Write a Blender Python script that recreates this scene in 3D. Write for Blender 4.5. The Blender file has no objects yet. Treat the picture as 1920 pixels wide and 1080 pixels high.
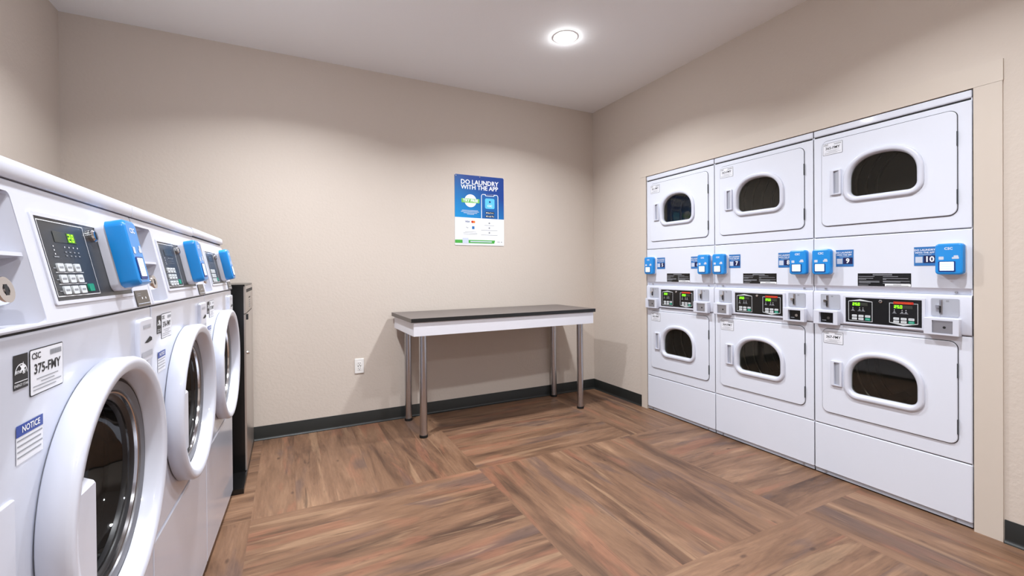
import bpy, bmesh, math, random
from mathutils import Vector, Matrix
from mathutils.geometry import tessellate_polygon

S = bpy.context.scene
COL = S.collection

# ------------------------------------------------------------------ camera
F_PX, YAW, PITCH, ROLL, CY, CAM_Z = 829.45, 0.46799, -0.005206, -0.007683, 514.19, 1.2003
fw = Vector((math.sin(YAW)*math.cos(PITCH), math.cos(YAW)*math.cos(PITCH), math.sin(PITCH)))
rt = Vector((math.cos(YAW), -math.sin(YAW), 0))
up = rt.cross(fw)
rt2 = rt*math.cos(ROLL) + up*math.sin(ROLL)
up2 = -rt*math.sin(ROLL) + up*math.cos(ROLL)
cd = bpy.data.cameras.new('camera')
cam = bpy.data.objects.new('camera', cd)
COL.objects.link(cam)
cam.matrix_world = Matrix(((rt2.x, up2.x, -fw.x, 0), (rt2.y, up2.y, -fw.y, 0), (rt2.z, up2.z, -fw.z, CAM_Z), (0, 0, 0, 1)))
cd.sensor_width = 36
cd.sensor_fit = 'HORIZONTAL'
cd.lens = F_PX/1920*36
cd.shift_y = (CY-540)/1920
cd.clip_start = 0.02
S.camera = cam

# ------------------------------------------------------------------ world and exposure
S.view_settings.view_transform = 'Standard'
S.view_settings.look = 'None'
S.view_settings.exposure = 0.42
S.view_settings.gamma = 1.0
S.view_settings.use_curve_mapping = False
w = bpy.data.worlds.new('world')
S.world = w
w.use_nodes = True
w.node_tree.nodes['Background'].inputs[0].default_value = (0.9, 0.92, 1, 1)
w.node_tree.nodes['Background'].inputs[1].default_value = 0.3

# ------------------------------------------------------------------ room numbers
XR, YB, H, XL, YF = 2.792, 3.670, 2.8175, -1.2423, -2.2
# recessed downlights: (x, y, watts)
LIGHTS = [(1.72, 2.56, 25), (0.02, 2.52, 29), (1.72, 0.80, 20), (0.02, 0.80, 14), (1.72, -1.0, 21), (0.02, -1.0, 17)]
for lx, ly, lp in LIGHTS:
    ld = bpy.data.lights.new('downlight_lamp', 'AREA')
    ld.shape = 'DISK'
    ld.size = 0.12
    ld.energy = lp
    ld.color = (0.93, 0.965, 1.0)
    ld.spread = math.radians(138)
    lo = bpy.data.objects.new('downlight_lamp', ld)
    lo.location = (lx, ly, H-0.030)
    COL.objects.link(lo)

# ------------------------------------------------------------------ materials
def lin(c):
    return tuple(((v/255)/12.92 if v/255 <= 0.04045 else (((v/255)+0.055)/1.055)**2.4) for v in c)

MATS = {}
def mat(name, rgb, rough=0.5, metal=0.0, coat=0.0, emit=0.0, ecol=None, spec=0.5, bump=None):
    if name in MATS:
        return MATS[name]
    m = bpy.data.materials.new(name)
    m.use_nodes = True
    nt = m.node_tree
    b = nt.nodes['Principled BSDF']
    c = lin(rgb)
    b.inputs['Base Color'].default_value = (*c, 1)
    b.inputs['Roughness'].default_value = rough
    b.inputs['Metallic'].default_value = metal
    b.inputs['Coat Weight'].default_value = coat
    b.inputs['Coat Roughness'].default_value = 0.06
    b.inputs['Specular IOR Level'].default_value = spec
    if emit:
        b.inputs['Emission Color'].default_value = (*lin(ecol or rgb), 1)
        b.inputs['Emission Strength'].default_value = emit
    if bump:
        sc, st, dist = bump
        tc = nt.nodes.new('ShaderNodeTexCoord')
        n = nt.nodes.new('ShaderNodeTexNoise')
        n.inputs['Scale'].default_value = sc
        n.inputs['Detail'].default_value = 3
        bp = nt.nodes.new('ShaderNodeBump')
        bp.inputs['Strength'].default_value = st
        bp.inputs['Distance'].default_value = dist
        nt.links.new(tc.outputs['Object'], n.inputs['Vector'])
        nt.links.new(n.outputs['Fac'], bp.inputs['Height'])
        nt.links.new(bp.outputs['Normal'], b.inputs['Normal'])
    MATS[name] = m
    return m

WALL = mat('painted_wall', (202, 191, 181), 0.75, bump=(55, 0.35, 0.004), spec=0.25)
TRIM = mat('painted_trim', (202, 191, 180), 0.5, spec=0.35, bump=(8, 0.1, 0.003))
CEIL = mat('ceiling_paint', (240, 240, 241), 0.8, bump=(90, 0.2, 0.002), spec=0.2)
BASE = mat('rubber_baseboard', (27, 29, 28), 0.45, bump=(20, 0.1, 0.002))
WHITE = mat('white_enamel', (200, 204, 218), 0.24, coat=0.5, bump=(14, 0.03, 0.002))
WPLAS = mat('white_plastic', (206, 209, 222), 0.32, coat=0.3, bump=(14, 0.03, 0.002))
DWHITE = mat('dryer_enamel', (217, 221, 233), 0.36, coat=0.15, bump=(14, 0.03, 0.002))
GREYP = mat('grey_plastic', (168, 171, 182), 0.35)
SEAM = mat('dark_seam', (22, 22, 26), 0.6)
BLACK = mat('black_panel', (14, 14, 15), 0.25, bump=(30, 0.02, 0.001))
CHAR = mat('charcoal_overlay', (46, 50, 54), 0.32, bump=(30, 0.02, 0.001))
SILV = mat('brushed_silver', (178, 178, 184), 0.32, metal=0.85)
CHROME = mat('chrome', (215, 215, 218), 0.12, metal=1.0)
STEEL = mat('drum_steel', (150, 150, 152), 0.25, metal=1.0)
LEGM = mat('brushed_leg_steel', (190, 190, 194), 0.25, metal=1.0, bump=(120, 0.05, 0.001))
BLUE = mat('blue_reader_plastic', (16, 135, 214), 0.3, coat=0.3)
BLUED = mat('dark_blue', (16, 48, 120), 0.4)
NAVY = mat('navy_ink', (17, 22, 74), 0.4)
BLUEL = mat('sticker_blue', (45, 110, 175), 0.4)
SCRN = mat('lit_screen', (205, 235, 250), 0.3, emit=0.55, ecol=(205, 235, 250))
INKW = mat('white_ink', (238, 240, 245), 0.5)
INKK = mat('black_ink', (24, 24, 26), 0.5)
INKG = mat('grey_ink', (140, 143, 150), 0.5)
PAPER = mat('label_paper', (226, 228, 236), 0.45)
QRG = mat('pale_patch', (196, 204, 220), 0.45)
GREEN = mat('green_button', (20, 150, 120), 0.4)
LED = mat('led_green', (150, 255, 30), 0.4, emit=1.3, ecol=(140, 255, 20))
LEDBG = mat('display_window', (52, 55, 48), 0.25)
RED = mat('red_ink', (190, 40, 30), 0.4)
ORANGE = mat('orange_ink', (235, 120, 30), 0.4)
BTN = mat('light_buttons', (205, 210, 214), 0.45)
LAMTOP = mat('grey_laminate', (92, 84, 82), 0.35, bump=(60, 0.05, 0.001))
LAMEDGE = mat('black_edge_band', (26, 27, 29), 0.4)
APRON = mat('white_laminate', (222, 222, 230), 0.4)
RUBBER = mat('black_rubber', (12, 12, 12), 0.55)
KBLACK = mat('kiosk_black', (9, 9, 10), 0.3, coat=0.2)
KSILV = mat('kiosk_stainless', (190, 184, 180), 0.3, metal=0.75, bump=(4, 0.02, 0.002))
BANNER = mat('banner_green', (70, 165, 65), 0.45)
LGREEN = mat('lime_band', (110, 185, 80), 0.45)
APPBL = mat('app_icon_blue', (90, 190, 235), 0.45)
HOLE = mat('socket_dark', (10, 10, 10), 0.7)
OUTW = mat('outlet_white', (226, 224, 222), 0.35)
LENS = mat('lamp_lens', (255, 255, 255), 0.4, emit=100.0, ecol=(248, 251, 255))
LRIM = mat('lamp_rim', (235, 233, 230), 0.5)
GASKET = mat('dark_gasket', (30, 30, 33), 0.35)
INSIDE = mat('dryer_inside', (176, 174, 160), 0.5)
VENTK = mat('tub_dark', (28, 27, 28), 0.4)

def glass_mat(name, tint, alpha, rough=0.03):
    m = bpy.data.materials.new(name)
    m.use_nodes = True
    nt = m.node_tree
    nt.nodes.clear()
    out = nt.nodes.new('ShaderNodeOutputMaterial')
    mix = nt.nodes.new('ShaderNodeMixShader')
    tr = nt.nodes.new('ShaderNodeBsdfTransparent')
    tr.inputs[0].default_value = (*tint, 1)
    g = nt.nodes.new('ShaderNodeBsdfPrincipled')
    g.inputs['Base Color'].default_value = (0.015, 0.015, 0.014, 1)
    g.inputs['Roughness'].default_value = rough
    g.inputs['IOR'].default_value = 1.9
    g.inputs['Specular IOR Level'].default_value = 0.6
    mix.inputs[0].default_value = alpha
    nt.links.new(tr.outputs[0], mix.inputs[1])
    nt.links.new(g.outputs[0], mix.inputs[2])
    nt.links.new(mix.outputs[0], out.inputs[0])
    return m
DGLASS = glass_mat('tinted_door_glass', (0.78, 0.78, 0.72), 0.3)
WGLASS = glass_mat('washer_door_glass', (0.75, 0.75, 0.75), 0.4)

def nodes_for(m):
    nt = m.node_tree
    def N(t, **k):
        n = nt.nodes.new(t)
        for a, b in k.items():
            setattr(n, a, b)
        return n
    def L(a, b):
        nt.links.new(a, b)
    def M(op, a, b=None, c=None, clamp=False):
        n = N('ShaderNodeMath', operation=op)
        n.use_clamp = clamp
        for i, v in enumerate((a, b, c)):
            if v is None:
                continue
            if isinstance(v, (int, float)):
                n.inputs[i].default_value = v
            else:
                L(v, n.inputs[i])
        return n.outputs[0]
    return nt, N, L, M

def floor_material():
    m = bpy.data.materials.new('wood_look_vinyl_floor')
    m.use_nodes = True
    nt, N, L, M = nodes_for(m)
    b = nt.nodes['Principled BSDF']
    tc = N('ShaderNodeTexCoord')
    sp = N('ShaderNodeSeparateXYZ')
    L(tc.outputs['Object'], sp.inputs[0])
    X, Y = sp.outputs[0], sp.outputs[1]
    T = 1.2
    u = M('DIVIDE', M('SUBTRACT', X, 1.025), T)
    v = M('DIVIDE', M('SUBTRACT', Y, 1.295), T)
    i, j = M('FLOOR', u), M('FLOOR', v)
    par = M('MODULO', M('ADD', M('ADD', i, j), 20), 2)         # 0: planks run along y
    inv = M('SUBTRACT', 1, par)
    A = M('ADD', M('MULTIPLY', X, inv), M('MULTIPLY', Y, par))   # across the planks
    B = M('ADD', M('MULTIPLY', Y, inv), M('MULTIPLY', X, par))   # along the planks
    Fa = M('ADD', M('MULTIPLY', M('SUBTRACT', A, 1.025), inv), M('MULTIPLY', M('SUBTRACT', A, 1.295), par))
    k = M('FLOOR', M('DIVIDE', Fa, 0.2))
    cv = N('ShaderNodeCombineXYZ')
    L(k, cv.inputs[0]); L(i, cv.inputs[1]); L(j, cv.inputs[2])
    wn = N('ShaderNodeTexWhiteNoise', noise_dimensions='3D')
    L(cv.outputs[0], wn.inputs['Vector'])
    rnd = wn.outputs['Value']
    seed = M('MULTIPLY', rnd, 37)
    def streak(sa, sb, off, detail=3, rough=0.55, dist=0.0):
        c = N('ShaderNodeCombineXYZ')
        L(M('MULTIPLY', A, sa), c.inputs[0])
        L(M('ADD', M('MULTIPLY', B, sb), off), c.inputs[1])
        L(seed, c.inputs[2])
        n = N('ShaderNodeTexNoise')
        n.inputs['Scale'].default_value = 1
        n.inputs['Detail'].default_value = detail
        n.inputs['Roughness'].default_value = rough
        n.inputs['Distortion'].default_value = dist
        L(c.outputs[0], n.inputs['Vector'])
        return n.outputs['Fac']
    big = streak(8.5, 1.3, 3.1, 5, 0.6, 0.6)
    ramp = N('ShaderNodeValToRGB')
    cr = ramp.color_ramp
    stops = [(0.28, (70, 49, 37)), (0.40, (96, 70, 53)), (0.50, (113, 84, 64)), (0.60, (123, 93, 72)), (0.70, (139, 108, 84)), (0.82, (162, 130, 102))]
    cr.elements[0].position = stops[0][0]; cr.elements[0].color = (*lin(stops[0][1]), 1)
    cr.elements[1].position = stops[-1][0]; cr.elements[1].color = (*lin(stops[-1][1]), 1)
    for p_, c_ in stops[1:-1]:
        e = cr.elements.new(p_); e.color = (*lin(c_), 1)
    shifted = M('ADD', big, M('MULTIPLY', M('SUBTRACT', rnd, 0.5), 0.07))
    L(shifted, ramp.inputs[0])
    col = ramp.outputs[0]
    def blend(col, fac, rgb, mode='MIX'):
        mx = N('ShaderNodeMix', data_type='RGBA', blend_type=mode)
        if isinstance(fac, (int, float)):
            mx.inputs[0].default_value = fac
        else:
            L(fac, mx.inputs[0])
        L(col, mx.inputs[6])
        if isinstance(rgb, tuple):
            mx.inputs[7].default_value = (*lin(rgb), 1)
        else:
            L(rgb, mx.inputs[7])
        return mx.outputs[2]
    def smooth(x, lo, hi):
        n = N('ShaderNodeMapRange', interpolation_type='SMOOTHSTEP')
        n.inputs['From Min'].default_value = lo
        n.inputs['From Max'].default_value = hi
        L(x, n.inputs['Value'])
        return n.outputs['Result']
    pink = smooth(streak(7, 1.5, 11.0, 3, 0.5, 0.5), 0.56, 0.64)
    col = blend(col, M('MULTIPLY', pink, 0.42), (139, 91, 70))
    grey = smooth(streak(6, 1.4, 29.0, 3, 0.5, 0.5), 0.56, 0.67)
    col = blend(col, M('MULTIPLY', grey, 0.6), (86, 69, 64))
    cream = smooth(streak(16, 0.9, 17.0, 4, 0.55, 0.8), 0.60, 0.68)
    col = blend(col, M('MULTIPLY', cream, 0.4), (156, 126, 99))
    dk = smooth(streak(24, 2.0, 43.0, 5, 0.65, 1.0), 0.59, 0.70)
    col = blend(col, M('MULTIPLY', dk, 0.55), (56, 40, 32))
    fine = streak(90, 7.0, 5.0, 5, 0.75, 0.4)
    f2 = N('ShaderNodeMapRange')
    f2.inputs['From Min'].default_value = 0.25; f2.inputs['From Max'].default_value = 0.75
    f2.inputs['To Min'].default_value = 0.76; f2.inputs['To Max'].default_value = 1.18
    L(fine, f2.inputs['Value'])
    cc = N('ShaderNodeCombineColor')
    for q in range(3):
        L(f2.outputs[0], cc.inputs[q])
    col = blend(col, 1.0, cc.outputs[0], 'MULTIPLY')
    # small dark knots and ticks
    kc = N('ShaderNodeCombineXYZ')
    L(M('MULTIPLY', A, 9), kc.inputs[0]); L(M('MULTIPLY', B, 4), kc.inputs[1]); L(seed, kc.inputs[2])
    vo = N('ShaderNodeTexVoronoi')
    vo.inputs['Scale'].default_value = 1
    L(kc.outputs[0], vo.inputs['Vector'])
    kn = M('SUBTRACT', 1, smooth(vo.outputs['Distance'], 0.03, 0.11))
    gate = M('GREATER_THAN', wn.outputs['Value'], 0.35)
    col = blend(col, M('MULTIPLY', M('MULTIPLY', kn, gate), 0.6), (46, 30, 25))
    # thin joints between planks
    fr = M('FRACT', M('DIVIDE', Fa, 0.2))
    edge = M('LESS_THAN', M('ABSOLUTE', M('SUBTRACT', fr, 0.5)), 0.492)
    col = blend(col, M('MULTIPLY', M('SUBTRACT', 1, edge), 0.25), (90, 64, 50))
    L(col, b.inputs['Base Color'])
    b.inputs['Roughness'].default_value = 0.45
    b.inputs['Specular IOR Level'].default_value = 0.35
    bp = N('ShaderNodeBump')
    bp.inputs['Strength'].default_value = 0.12
    bp.inputs['Distance'].default_value = 0.002
    L(fine, bp.inputs['Height'])
    L(bp.outputs['Normal'], b.inputs['Normal'])
    return m
FLOORM = floor_material()

def poster_material():
    m = bpy.data.materials.new('poster_blue_print')
    m.use_nodes = True
    nt, N, L, M = nodes_for(m)
    b = nt.nodes['Principled BSDF']
    tc = N('ShaderNodeTexCoord')
    sp = N('ShaderNodeSeparateXYZ')
    L(tc.outputs['Object'], sp.inputs[0])
    r = N('ShaderNodeValToRGB')
    # printed blend: brighter blue low on the left, deep blue top right
    t = M('ADD', M('MULTIPLY', sp.outputs[2], 2.0), M('MULTIPLY', sp.outputs[0], 1.1))
    t = M('SUBTRACT', t, 0.35)
    L(t, r.inputs[0])
    r.color_ramp.elements[0].color = (*lin((8, 140, 205)), 1)
    r.color_ramp.elements[0].position = 0.15
    r.color_ramp.elements[1].color = (*lin((20, 62, 140)), 1)
    r.color_ramp.elements[1].position = 1.0
    L(r.outputs[0], b.inputs['Base Color'])
    b.inputs['Roughness'].default_value = 0.35
    return m
POSTB = poster_material()

# ------------------------------------------------------------------ mesh helpers
def rr(x0, z0, x1, z1, r=0.0, n=6):
    if r <= 0:
        return [(x0, z0), (x1, z0), (x1, z1), (x0, z1)]
    pts = []
    for cx, cz, a0 in ((x1-r, z0+r, -90), (x1-r, z1-r, 0), (x0+r, z1-r, 90), (x0+r, z0+r, 180)):
        for k in range(n+1):
            a = math.radians(a0 + 90*k/n)
            pts.append((cx+r*math.cos(a), cz+r*math.sin(a)))
    return pts

def circle(cx, cz, r, n=48):
    return [(cx+r*math.cos(2*math.pi*k/n), cz+r*math.sin(2*math.pi*k/n)) for k in range(n)]

def offset(poly, d):
    """grow (d>0) a counter-clockwise outline"""
    n = len(poly)
    out = []
    for k in range(n):
        p0, p1, p2 = Vector(poly[k-1]), Vector(poly[k]), Vector(poly[(k+1) % n])
        e1, e2 = (p1-p0), (p2-p1)
        if e1.length < 1e-9 or e2.length < 1e-9:
            out.append(tuple(p1)); continue
        e1.normalize(); e2.normalize()
        n1, n2 = Vector((e1.y, -e1.x)), Vector((e2.y, -e2.x))
        bis = (n1+n2)
        bis.normalize()
        c = max(0.35, bis.dot(n1))
        out.append(tuple(p1+bis*(d/c)))
    return out

def dwindow(cx, z0, wd, ht, side=0.085, r=0.035):
    """window outline with a flat foot, rounded lower corners and an arched top"""
    hw = wd/2
    pts = []
    for k in range(7):
        a = math.radians(-90+90*k/6)
        pts.append((cx+hw-r+r*math.cos(a), z0+r+r*math.sin(a)))
    ah = ht-side
    for k in range(0, 33):
        a = math.pi*k/32
        c, s = math.cos(a), math.sin(a)
        ex = 0.86
        pts.append((cx+hw*math.copysign(abs(c)**ex, c), z0+side+ah*abs(s)**ex))
    for k in range(7):
        a = math.radians(180+90*k/6)
        pts.append((cx-hw+r+r*math.cos(a), z0+r+r*math.sin(a)))
    return pts

class MB:
    def __init__(s):
        s.v, s.f, s.fm, s.mats, s.sm = [], [], [], [], []
    def mi(s, m):
        if m not in s.mats:
            s.mats.append(m)
        return s.mats.index(m)
    def add(s, verts, faces, m, T=None, smooth=True):
        o = len(s.v)
        for p in verts:
            p = Vector(p)
            s.v.append(T @ p if T else p)
        i = s.mi(m)
        for f in faces:
            s.f.append([o+q for q in f]); s.fm.append(i); s.sm.append(smooth and len(f) <= 4)
        return s
    def box(s, x0, x1, y0, y1, z0, z1, m, T=None):
        v = [(x, y, z) for x in (x0, x1) for y in (y0, y1) for z in (z0, z1)]
        return s.add(v, [(0, 1, 3, 2), (4, 6, 7, 5), (0, 4, 5, 1), (2, 3, 7, 6), (0, 2, 6, 4), (1, 5, 7, 3)], m, T)
    def loft(s, rings, m, cap0=False, cap1=False, closed=False, T=None):
        """rings: list of (outline, y)"""
        n = len(rings[0][0])
        v = [(p[0], y, p[1]) for pl, y in rings for p in pl]
        f = []
        R = len(rings)
        for a in range(R if closed else R-1):
            b = (a+1) % R
            for k in range(n):
                k2 = (k+1) % n
                f.append((a*n+k, a*n+k2, b*n+k2, b*n+k))
        if cap0:
            f.append(tuple(range(n)))
        if cap1:
            f.append(tuple((R-1)*n+k for k in range(n)))
        return s.add(v, f, m, T)
    def plate(s, poly, y0, y1, m, bev=0.0, T=None):
        """slab from front y0 back to y1 with a bevelled front edge"""
        if bev:
            return s.loft([(offset(poly, -bev), y0), (offset(poly, -bev*0.3), y0+bev*0.3), (poly, y0+bev), (poly, y1)], m, True, True, T=T)
        return s.loft([(poly, y0), (poly, y1)], m, True, True, T=T)
    def holed(s, outer, holes, y0, y1, m, back=True, bev=0.0, T=None):
        """slab with holes"""
        loops = [outer]+holes
        flat = [p for l in loops for p in l]
        def face(y, lps):
            fl = [p for l in lps for p in l]
            tri = tessellate_polygon([[Vector((p[0], p[1], 0)) for p in l] for l in lps])
            s.add([(p[0], y, p[1]) for p in fl], [tuple(t) for t in tri], m, T, False)
        if bev:
            face(y0, [offset(outer, -bev)]+holes)
            s.loft([(offset(outer, -bev), y0), (offset(outer, -bev*0.3), y0+bev*0.3), (outer, y0+bev), (outer, y1)], m, T=T)
        else:
            face(y0, loops)
            s.loft([(outer, y0), (outer, y1)], m, T=T)
        if back:
            face(y1, loops)
        for h in holes:
            s.loft([(h, y0), (h, y1)], m, T=T)
        return s
    def lathe(s, cx, cz, prof, m, n=64, T=None, cap0=False, cap1=False):
        """profile of (radius, y) turned about a horizontal axis through (cx, cz)"""
        return s.loft([(circle(cx, cz, r, n), y) for r, y in prof], m, cap0, cap1, T=T)
    def text(s, body, x, z, size, y, m, align='CENTER', bold=0.0, T=None, wide=1.0):
        cu = bpy.data.curves.new('t', 'FONT')
        cu.body = body
        cu.size = size
        cu.align_x = align
        cu.align_y = 'CENTER'
        cu.offset = bold*size
        cu.resolution_u = 2
        o = bpy.data.objects.new('t', cu)
        COL.objects.link(o)
        bpy.context.view_layer.update()
        dg = bpy.context.evaluated_depsgraph_get()
        me = bpy.data.meshes.new_from_object(o.evaluated_get(dg))
        vs = [(x+p.co.x*wide, y, z+p.co.y) for p in me.vertices]
        fs = [tuple(f.vertices) for f in me.polygons]
        bpy.data.objects.remove(o); bpy.data.curves.remove(cu); bpy.data.meshes.remove(me)
        return s.add(vs, fs, m, T)
    def flat(s, poly, y, m, T=None):
        return s.add([(p[0], y, p[1]) for p in poly], [tuple(range(len(poly)))], m, T)
    def cyl(s, cx, cy, z0, z1, r, m, n=28, T=None):
        v = [(cx+r*math.cos(2*math.pi*k/n), cy+r*math.sin(2*math.pi*k/n), z) for z in (z0, z1) for k in range(n)]
        f = [(k, (k+1) % n, n+(k+1) % n, n+k) for k in range(n)]+[tuple(range(n)), tuple(range(n, 2*n))]
        return s.add(v, f, m, T)
    def build(s, name, parent=None, angle=32, T=None, normals=True):
        me = bpy.data.meshes.new(name)
        me.from_pydata([tuple((T @ p) if T else p) for p in s.v], [], s.f)
        for m in s.mats:
            me.materials.append(m)
        me.polygons.foreach_set('material_index', s.fm)
        if normals:
            bm = bmesh.new(); bm.from_mesh(me)
            bmesh.ops.recalc_face_normals(bm, faces=bm.faces)
            bm.to_mesh(me); bm.free()
        me.polygons.foreach_set('use_smooth', s.sm)
        me.set_sharp_from_angle(angle=math.radians(angle))
        me.polygons.foreach_set('use_smooth', s.sm)
        me.update()
        o = bpy.data.objects.new(name, me)
        COL.objects.link(o)
        if parent:
            o.parent = parent
        return o

def thing(name, label, cat, loc, rz=0.0, group=None):
    o = bpy.data.objects.new(name, None)
    o.empty_display_size = 0.1
    COL.objects.link(o)
    o.location = loc
    o.rotation_euler = (0, 0, rz)
    o['label'] = label
    o['category'] = cat
    if group:
        o['group'] = group
    return o

def structure(name, mb, **k):
    o = mb.build(name, **k)
    o['kind'] = 'structure'
    return o

SEGS = {'0': 'abcdef', '1': 'bc', '2': 'abged', '3': 'abgcd', '4': 'fgbc', '5': 'afgcd', '6': 'afgedc', '7': 'abc', '8': 'abcdefg', '9': 'abcdfg'}
def seven(mb, txt, x, z, h, y, m, T=None):
    """seven-segment figures, left edge x, foot z, height h"""
    wd, t = h*0.58, h*0.15
    for ch in txt:
        if ch == '.':
            mb.flat(rr(x-t*0.9, z, x+t*0.1, z+t), y, m, T); continue
        R = {'a': (0, h-t, wd, h), 'd': (0, 0, wd, t), 'g': (0, h/2-t/2, wd, h/2+t/2), 'f': (0, h/2, t, h), 'e': (0, 0, t, h/2), 'b': (wd-t, h/2, wd, h), 'c': (wd-t, 0, wd, h/2)}
        for q in SEGS[ch]:
            a, b, c, d = R[q]
            mb.flat(rr(x+a, z+b, x+c, z+d), y, m, T)
        x += wd+h*0.26

# ------------------------------------------------------------------ room shell
structure('floor', MB().box(XL-0.1, XR+1.1, YF-0.1, YB+0.1, -0.1, 0, FLOORM))
structure('ceiling', MB().box(XL-0.1, XR+1.1, YF-0.1, YB+0.1, H, H+0.1, CEIL))
structure('wall_back', MB().box(XL-0.1, XR+0.1, YB, YB+0.1, 0, H, WALL))
structure('wall_left', MB().box(XL-0.1, XL, YF, YB, 0, H, WALL))
structure('wall_front', MB().box(XL-0.1, XR+0.1, YF-0.1, YF, 0, H, WALL))
# right wall with the recess the dryers stand in
D0, D1, DH = 0.852, 2.9095, 2.019
wr = MB()
wr.box(XR, XR+0.1, YF, D0-0.004, 0, H, WALL)
wr.box(XR, XR+0.1, D1+0.004, YB, 0, H, WALL)
wr.box(XR, XR+0.1, D0-0.004, D1+0.004, DH+0.003, H, WALL)
wr.box(XR+0.95, XR+1.05, D0-0.1, D1+0.1, 0, DH+0.1, WALL)
wr.box(XR+0.1, XR+0.95, D0-0.1, D0-0.004, 0, DH+0.1, WALL)
wr.box(XR+0.1, XR+0.95, D1+0.004, D1+0.1, 0, DH+0.1, WALL)
wr.box(XR+0.1, XR+0.95, D0-0.004, D1+0.004, DH+0.003, DH+0.1, WALL)
structure('wall_right', wr)
structure('trim_1', MB().box(XR-0.009, XR, 0.757, D0-0.003, 0, DH, TRIM))
structure('trim_2', MB().box(XR-0.009, XR, D1+0.003, 2.976, 0, DH, TRIM))
structure('trim_3', MB().box(XR-0.0095, XR, 0.755, 2.978, DH+0.001, 2.114, TRIM))

def baseboard(name, p0, p1, nrm):
    """cove base: thin strip with a little toe at the floor"""
    p0, p1, nrm = Vector(p0), Vector(p1), Vector(nrm)
    prof = [(0, 0.1), (0.003, 0.1), (0.004, 0.098), (0.004, 0.018), (0.006, 0.010), (0.011, 0.004), (0.016, 0.002), (0.016, 0), (0, 0)]
    v = []
    for p in (p0, p1):
        for d, z in prof:
            q = p+nrm*d
            v.append((q.x, q.y, z))
    n = len(prof)
    f = [(k, (k+1) % n, n+(k+1) % n, n+k) for k in range(n)]+[tuple(range(n)), tuple(range(n, 2*n))]
    structure(name, MB().add(v, f, BASE))
baseboard('baseboard_back', (XL, YB), (XR, YB), (0, -1))
baseboard('baseboard_right', (XR, 2.977), (XR, YB-0.004), (-1, 0))
baseboard('baseboard_right', (XR, YF), (XR, 0.754), (-1, 0))
baseboard('baseboard_left', (XL, YF), (XL, YB), (1, 0))
baseboard('baseboard_front', (XL, YF), (XR, YF), (0, 1))

# ------------------------------------------------------------------ ceiling lights
def ceiling_light(x, y, label, i):
    t = thing('ceiling_light', label, 'ceiling light', (x, y, H), 0, 'recessed ceiling downlights')
    R = Matrix.Rotation(math.radians(90), 4, 'X')   # outline axis y becomes vertical
    r = MB(); r.lathe(0, 0, [(0.085, 0.0), (0.083, 0.003), (0.060, 0.005), (0.053, 0.003), (0.053, 0.0)], LRIM, 40)
    r.build('rim', t, T=Matrix.Rotation(math.radians(-90), 4, 'X'))
    d = MB(); d.lathe(0, 0, [(0.0525, 0.001), (0.051, 0.010), (0.042, 0.019), (0.022, 0.024), (0.003, 0.025)], LENS, 40, cap1=True)
    d.build('lens', t, T=Matrix.Rotation(math.radians(-90), 4, 'X'))
LL = ['lit round downlight in the white ceiling, nearest the right back corner',
      'lit round downlight over the far end of the washers',
      'lit round downlight in front of the nearest dryer stack',
      'lit round downlight over the nearest washer',
      'lit round downlight at the entrance end, dryer side',
      'lit round downlight at the entrance end, washer side']
for i, (lx, ly, lp) in enumerate(LIGHTS):
    ceiling_light(lx, ly, LL[i], i)

# ------------------------------------------------------------------ dryers
def code_label(mb, x0, z0, x1, z1, y, code):
    w_, h_ = x1-x0, z1-z0
    mb.flat(rr(x0, z0, x1, z1, 0.003, 2), y, INKK)
    mb.flat(rr(x0+0.0016, z0+0.0016, x1-0.0016, z1-0.0016, 0.002, 2), y-0.0003, PAPER)
    mb.text('CSC', x0+0.05*w_, z1-0.16*h_, 0.19*h_, y-0.0007, INKK, 'LEFT', 0.02)
    for k in range(13):
        xx = x0+w_*(0.58+0.028*k)
        mb.flat(rr(xx, z1-0.22*h_, xx+w_*0.016, z1-0.1*h_), y-0.0007, INKG)
    mb.text(code, x0+0.5*w_, z0+0.55*h_, 0.30*h_, y-0.0007, INKK, 'CENTER', 0.02)
    for k, (a, b) in enumerate(((0.18, 0.82), (0.3, 0.7), (0.08, 0.92), (0.08, 0.75))):
        zz = z0+h_*(0.33-0.075*k)
        mb.flat(rr(x0+a*w_, zz, x0+b*w_, zz+0.02*h_), y-0.0007, INKG)

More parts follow.
